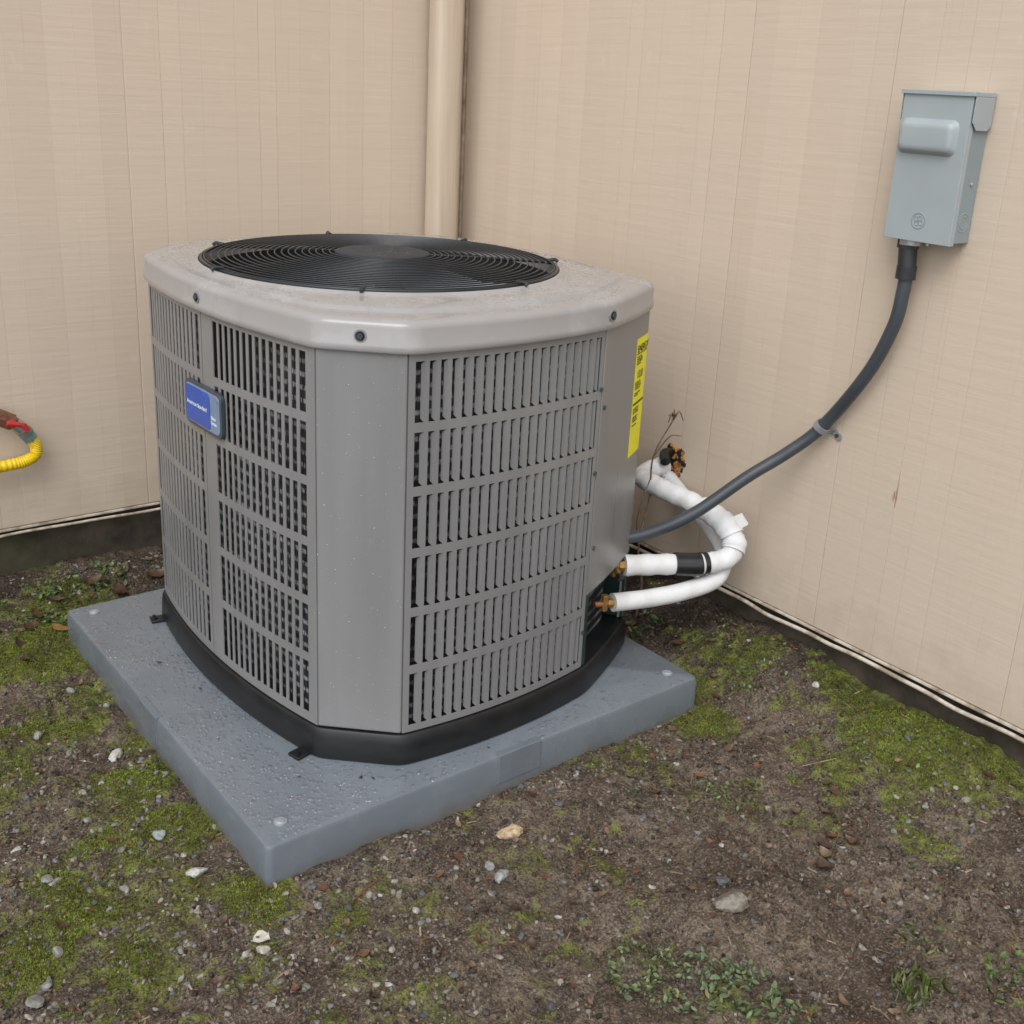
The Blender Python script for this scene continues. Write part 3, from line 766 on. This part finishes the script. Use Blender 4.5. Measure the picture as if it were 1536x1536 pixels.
while len(P)<4400:
    x,y=random.uniform(.006,PW-.006),random.uniform(.006,PD-.006)
    lx,ly=x-UX,y-UY; a=math.atan2(ly-FCY,lx-FCX); r=math.hypot(lx-FCX,ly-FCY)
    if r<np.interp(a,ANG,R1,period=2*math.pi)+.014: continue
    w=.35+.65*(float(vnoise(x,y,10,25))>.42)
    if x>.30: w*=.45
    if random.random()<w: P.append((x,y,PH-.0001))
drops('water_drops_on_pad',np.array(P),pad,.0010,.0054,M['water'],.40,2.8)
sp_=[(.075,.60,.012),(.10,.47,.010),(.20,.075,.010),(.215,.062,.008),(.12,.13,.007),(.42,.03,.006),(.205,.20,.014),(.06,.30,.006)]
L_=np.array([(x,y,PH+.002) for x,y,_ in sp_]); S_=np.array([(s,s*.5,s*.5) for *_,s in sp_])
scatter('leaf_scraps',[leaft(.3) for _ in range(4)],LFc,L_,S_,rotm(np.zeros(8),rng.uniform(-.2,.2,8),rng.uniform(0,6,8)),np.tile(np.array([(.05,.03,.02)]),(8,1)),M['leaf'],True,pad)

# ---------------------------------------------------------------- disconnect box
bx=empty('electrical_disconnect_box',(0,0,0),TH)
y0,y1,z0,z1=-.239,-.113,.922,1.161; D=.056
mb=MB(); mb.box(X1-D+.004,X1-.0015,y0+.002,y1-.002,z0+.003,z1-.004); mb.obj('enclosure',[M['boxd']],bx,0,.002)
mb=MB(); mb.box(X1-D-.003,X1-D+.004,y0,y1,z0,z1-.006); mb.box(X1-D+.004,X1-D+.010,y0,y0+.002,z0,z1-.05); mb.obj('front_cover',[M['boxp']],bx,0,.0025,seg=3)
mb=MB(); mb.box(X1-D-.007,X1-.002,y0-.004,y1+.004,z1-.007,z1)
for ys in (y0-.004,y1+.0022):
    mb.quadpoly(lambda a,z,n:(a,n,z),[(X1-D-.001,z1-.007),(X1-.003,z1-.007),(X1-.003,z1-.050),(X1-.012,z1-.058),(X1-D+.012,z1-.058),(X1-D-.001,z1-.046)],ys,ys+.0018)
mb.obj('rain_hood',[M['boxp']],bx,0,.001)
mb=MB()
def bump_ring(off,ins,r): 
    return [(X1-D-.003-off,yy,zz) for yy,zz,_ in rr((-.117-.221)/2,1.089,.052-ins,.0262-ins,r,0,6)]
mb.loft([bump_ring(-.001,-.003,.013),bump_ring(.0008,-.001,.012),bump_ring(.006,.0015,.011),bump_ring(.0105,.004,.010),bump_ring(.013,.008,.008),bump_ring(.0135,.013,.007)],0,True,False,True)
mb.obj('handle_bulge',[M['boxp']],bx,60)
mb=MB()
def ytorus(cy,cz,R,r,x,mi=0,seg=40,ms=6):
    rings=[[(x-r*.6*math.sin(b),cy+(R+r*math.cos(b))*math.cos(a),cz+(R+r*math.cos(b))*math.sin(a)) for b in [2*math.pi*j/ms for j in range(ms)]] for a in [2*math.pi*i/seg for i in range(seg)]]
    rings.append(rings[0]); mb.loft(rings,mi)
cy_,cz_=-.176,.956; xf=X1-D-.003
ytorus(cy_,cz_,.0125,.0014,xf)
for k in range(4):
    a=k*math.pi/2+.6; ytorus(cy_+.0052*math.cos(a),cz_+.0052*math.sin(a),.0038,.0011,xf,seg=18)
def xtorus(cx,cz,R,r,y,seg=36,ms=6):
    rings=[[(cx+(R+r*math.cos(b))*math.cos(a),y-r*.6*math.sin(b),cz+(R+r*math.cos(b))*math.sin(a)) for b in [2*math.pi*j/ms for j in range(ms)]] for a in [2*math.pi*i/seg for i in range(seg)]]
    rings.append(rings[0]); mb.loft(rings,0)
for R in (.010,.015): xtorus(X1-.026,.959,R,.0012,y0+.002)
mb.obj('embossed_marks',[M['boxd']],bx,50)
mb=MB(); mb.cyl((X1-.03,-.150,.9245),(X1-.03,-.150,.912),.020,28); mb.cyl((X1-D+.012,-.19,z0+.004),(X1-D+.012,-.19,z0-.006),.003,10)
mb.cyl((X1-.022,y0+.0035,1.02),(X1-.022,y0-.001,1.02),.003,12)
mb.obj('bottom_bushing',[M['steel']],bx,40,.0008)

# ---------------------------------------------------------------- conduit
cd=empty('electrical_conduit')
pts=[H(X1-.03,-.145,.918),H(X1-.03,-.149,.87),H(X1-.03,-.149,.83),H(X1-.03,-.141,.769),H(X1-.03,-.102,.674),H(X1-.024,-.018,.553),Vector((1.095,.012,.492)),Vector((1.04,.055,.44)),Vector((.96,.11,.362)),Vector((.90,.165,.315)),Vector((.86,.205,.295))]
cp=catmull(pts,16)
mb=MB()
mb.tube(cp,.0118,20); 
mb.obj('flexible_conduit',[M['conduit']],cd,60)
mb=MB(); 
mb.cyl(pts[0]+Vector((0,0,.004)),pts[0]-Vector((0,0,.012)),.0185,8); mb.tube([pts[0]-Vector((0,0,.010)),pts[1]],.0155,24); mb.tube([pts[1]+Vector((0,0,.006)),pts[1]-Vector((0,0,.016))],.017,24)
mb.obj('conduit_connector',[painted('dark_pvc_fitting',(.025,.028,.032),.4,.2,20)],cd,40)
mb=MB(); c=cp[16*5]; dd=(cp[16*5+1]-cp[16*5-1]).normalized(); 
exv=H(1,0,0); up=dd.cross(exv).normalized()
rg=[]
for k in range(13):
    off=up*math.cos(math.pi*k/12)*.0135 - exv*math.sin(math.pi*k/12)*.0135
    rg.append([c+off-dd*.006,c+off+dd*.006,c+off*1.12+dd*.006,c+off*1.12-dd*.006])
w0=c+exv*(.0235)
rg=[[w0+up*.0145-dd*.006,w0+up*.0145+dd*.006,w0+up*.0160+dd*.006-exv*.0018,w0+up*.0160-dd*.006-exv*.0018]]+rg+[[w0-up*.0145-dd*.006,w0-up*.0145+dd*.006,w0-up*.0160+dd*.006-exv*.0018,w0-up*.0160-dd*.006-exv*.0018]]
mb.loft(rg,0,True,True,True)
# flat lug screwed to the wall
lug=[w0+up*.0140-dd*.006,w0+up*.0140+dd*.006,w0+up*.034+dd*.006,w0+up*.037,w0+up*.034-dd*.006]
mb.add([v-exv*.0002 for v in lug]+[v-exv*.0026 for v in lug],[(0,1,2,3,4),(9,8,7,6,5)]+[(i,(i+1)%5,5+(i+1)%5,5+i) for i in range(5)])
mb.obj('conduit_strap',[painted('dull_zinc_strap',(.27,.28,.29),.5,.2,60,metal=.3)],cd,40)
mb=MB(); sp=w0+up*.026; mb.cyl(sp,sp-exv*.0050,.0038,12); mb.obj('strap_screw',[M['badgerim']],cd,30)

# ---------------------------------------------------------------- refrigerant lines
rf=empty('refrigerant_pipes')
A=[(1.145,.375,.350),(1.09,.372,.345),(1.045,.335,.348),(1.035,.26,.348),(1.05,.19,.338),(1.065,.125,.318),(1.068,.092,.285),(1.045,.085,.258),(.99,.105,.250),(.93,.14,.250),(.85,.178,.252)]
mb=MB(); ca_=catmull(A,14)
wob=[1+.035*math.sin(i*.9)+random.uniform(-.015,.015) for i in range(400)]
mb.tube(ca_,.0210,24,0,True,lambda t:wob[int(t*150)])
for k,rd in ((4.6,.0230),(5.35,.0255),(6.2,.0250)):
    i=int(k*14); mb.tube(ca_[i-5:i+6],rd,20,0,True,lambda t:1+.05*math.sin(t*9+rd*900))
pe=Vector((1.072,.105,.318)); mb.add([pe+Vector(v) for v in ((-.012,.004,.012),(.012,-.012,.026),(.026,-.020,.004),(.006,-.014,-.006),(-.010,.002,.010),(.010,-.014,.024),(.024,-.022,.002),(.004,-.016,-.008))],[(0,1,2,3),(7,6,5,4),(0,4,5,1),(1,5,6,2),(2,6,7,3),(3,7,4,0)])
B=[(1.145,.36,.325),(1.12,.27,.30),(1.10,.18,.275),(1.075,.12,.245),(1.03,.095,.213),(.96,.11,.197),(.88,.13,.193),(.80,.15,.196)]
cb_=catmull(B,14); mb.tube(cb_,.0180,22)
mb.obj('pipe_insulation',[M['insul']],rf,60)
mb=MB(); i=int(8.45*14); mb.tube(ca_[i-6:i+6],.0236,24); mb.tube(ca_[i-9:i-6],.0228,24)
mb.obj('tape_wrap',[M['tape']],rf,50)
mb=MB()
d=(Vector(A[-1])-Vector(A[-2])).normalized(); p=Vector(A[-1])
mb.cyl(p-d*.004,p+d*.012,.0125,6,0); mb.cyl(p+d*.01,p+d*.05,.009,16,0); mb.cyl(p+d*.02+Vector((0,0,-.022)),p+d*.02+Vector((0,0,.024)),.0075,6,0); mb.cyl(p+d*.02+Vector((-.005,-.022,-.012)),p+d*.02,.006,6,0)
mb.cyl(p+d*.02+Vector((-.007,-.030,-.016)),p+d*.02+Vector((-.005,-.020,-.011)),.0075,12,2)
d2=(Vector(B[-1])-Vector(B[-2])).normalized(); p=Vector(B[-1])
mb.cyl(p-d2*.004,p+d2*.012,.009,6,0); mb.cyl(p+d2*.01,p+d2*.04,.006,16,1); mb.cyl(p+d2*.018+Vector((0,0,-.014)),p+d2*.018+Vector((0,0,.018)),.0075,6,0)
mb.obj('service_valves',[M['brass'],M['copper'],M['tape']],rf,30,.0006)
hl=empty('pipe_wall_opening')
mb=MB(); 
for k in range(90):
    a=random.uniform(0,6.28); r=random.uniform(.010,.036); c=H(X1+.001,.378+r*math.cos(a)*.9,.362+r*math.sin(a)*1.05); V=V0*random.uniform(.003,.009)*(1+rng.uniform(-.35,.35,(len(V0),1)))
    mb.add([tuple(c+Vector(v)) for v in V],[tuple(f) for f in F0],0 if random.random()<.62 else 1)
c=H(X1-.001,.380,.364); mb.cyl(c,c+H(.002,0,0),.024,20,1)
mb.obj('sealing_foam',[M['foam'],M['dark']],hl,0)
mb=MB(); mb.tube(catmull([H(X1,.385,.380),H(X1-.03,.380,.383),H(X1-.045,.36,.372)],8),.011,14); mb.obj('black_sleeve',[M['tape']],hl,60)

vn=MB()
def vine(P,r): vn.tube(catmull(P,8),r,7,0,True,lambda t:1-.5*t)
vine([(1.02,.30,.02),(1.03,.30,.12),(1.00,.29,.22),(1.03,.30,.32),(1.01,.28,.42),(1.05,.27,.50)],.0030)
vine([(1.00,.29,.22),(.97,.27,.30),(.985,.26,.38)],.0024)
vine([(1.01,.28,.42),(1.02,.25,.47),(1.035,.23,.475)],.0018)
vine([(1.03,.30,.32),(1.05,.28,.37)],.0018)
for k in range(10):
    a=rng.normal(size=3)*.007; vine([(1.05,.27,.50),(1.05+a[0]*.8,.27+a[1]*.8,.505+abs(a[2])*.6),(1.05+a[0]*1.6,.27+a[1]*1.6,.508+a[2])],.0024)
vn.obj('dead_vine',[painted('dry_stem',(.17,.11,.075),.8,.4,80)],None,60)

# ---------------------------------------------------------------- gas line on rear wall
gs=empty('gas_pipe')
yg=1.205
def Gp(x,z,y=yg): return H(x,y,z)
mb=MB()
mb.tube([Gp(-.30,.50),Gp(-.06,.418),Gp(-.030,.405)],.0125,18,0)
mb.cyl(Gp(-.045,.411),Gp(-.012,.392),.018,8,0)
mb.obj('iron_pipe',[M['rust']],gs,30)
mb=MB(); mb.cyl(Gp(-.018,.396,yg-.010),Gp(-.018,.396,yg-.030),.008,12); a=Gp(-.030,.400,yg-.029); b=Gp(.002,.392,yg-.029); mb.tube([a,b],.0055,8); mb.tube([b,b+Vector((.008,0,-.012))],.0065,8)
mb.obj('valve_handle',[M['red']],gs,30)
mb=MB(); mb.cyl(Gp(-.010,.390),Gp(.010,.370),.015,18); mb.cyl(Gp(.006,.374),Gp(.014,.363),.018,6); 
mb.obj('union',[M['steel']],gs,30)
mb=MB(); mb.cyl(Gp(.012,.365),Gp(.022,.350),.0165,6); mb.obj('flare_nut',[M['teal']],gs,30)
mb=MB(); gp=catmull([Gp(.018,.355),Gp(.030,.336),Gp(.028,.314),Gp(.006,.302),Gp(-.03,.298),Gp(-.12,.292),Gp(-.30,.28)],26)
mb.tube(gp,.0125,16,0,True,lambda t:1+.06*math.sin(t*len(gp)*1.3))
mb.obj('corrugated_hose',[M['gasyel']],gs,60)

# ---------------------------------------------------------------- camera
cam=bpy.data.cameras.new('camera'); co=bpy.data.objects.new('camera',cam); COL.objects.link(co)
yaw,pit,rol=0.8826,0.3227,0.0557
F=Vector((math.cos(yaw)*math.cos(pit),math.sin(yaw)*math.cos(pit),-math.sin(pit)))
R=Vector((math.sin(yaw),-math.cos(yaw),0)); U=R.cross(F)
c,s=math.cos(rol),math.sin(rol); Rv=R*c+U*s; Uv=-R*s+U*c
m4=Matrix((Rv,Uv,-F)).transposed().to_4x4(); m4.translation=(-0.5890,-1.2638,1.1375); co.matrix_world=m4
cam.sensor_width=36; cam.lens=36*1686.25/1536; cam.shift_x=-26.7/1536; cam.shift_y=-78.7/1536; cam.clip_start=.02; cam.clip_end=500
scene.camera=co
# ---------------------------------------------------------------- light
w=bpy.data.worlds.new('World'); scene.world=w; w.use_nodes=True; nt=w.node_tree
bg=nt.nodes['Background']; sky=nt.nodes.new('ShaderNodeTexSky'); sky.sky_type='NISHITA'; sky.sun_disc=False
sky.sun_elevation=math.radians(52); sky.sun_rotation=math.radians(232); sky.dust_density=1.5; sky.air_density=1.0
hs=nt.nodes.new('ShaderNodeHueSaturation'); hs.inputs['Saturation'].default_value=.18; hs.inputs['Value'].default_value=1.66
nt.links.new(sky.outputs[0],hs.inputs['Color']); nt.links.new(hs.outputs[0],bg.inputs[0]); bg.inputs[1].default_value=.15
sl=bpy.data.lights.new('sun','SUN'); sl.energy=1.4; sl.angle=math.radians(40); sl.color=(1,.99,.97)
so=bpy.data.objects.new('sun',sl); COL.objects.link(so)
az=math.radians(232); el=math.radians(52)
dirv=Vector((math.sin(az)*math.cos(el),math.cos(az)*math.cos(el),math.sin(el)))
so.rotation_euler=dirv.to_track_quat('Z','Y').to_euler()
scene.view_settings.view_transform='Standard'; scene.view_settings.look='None'; scene.view_settings.exposure=0
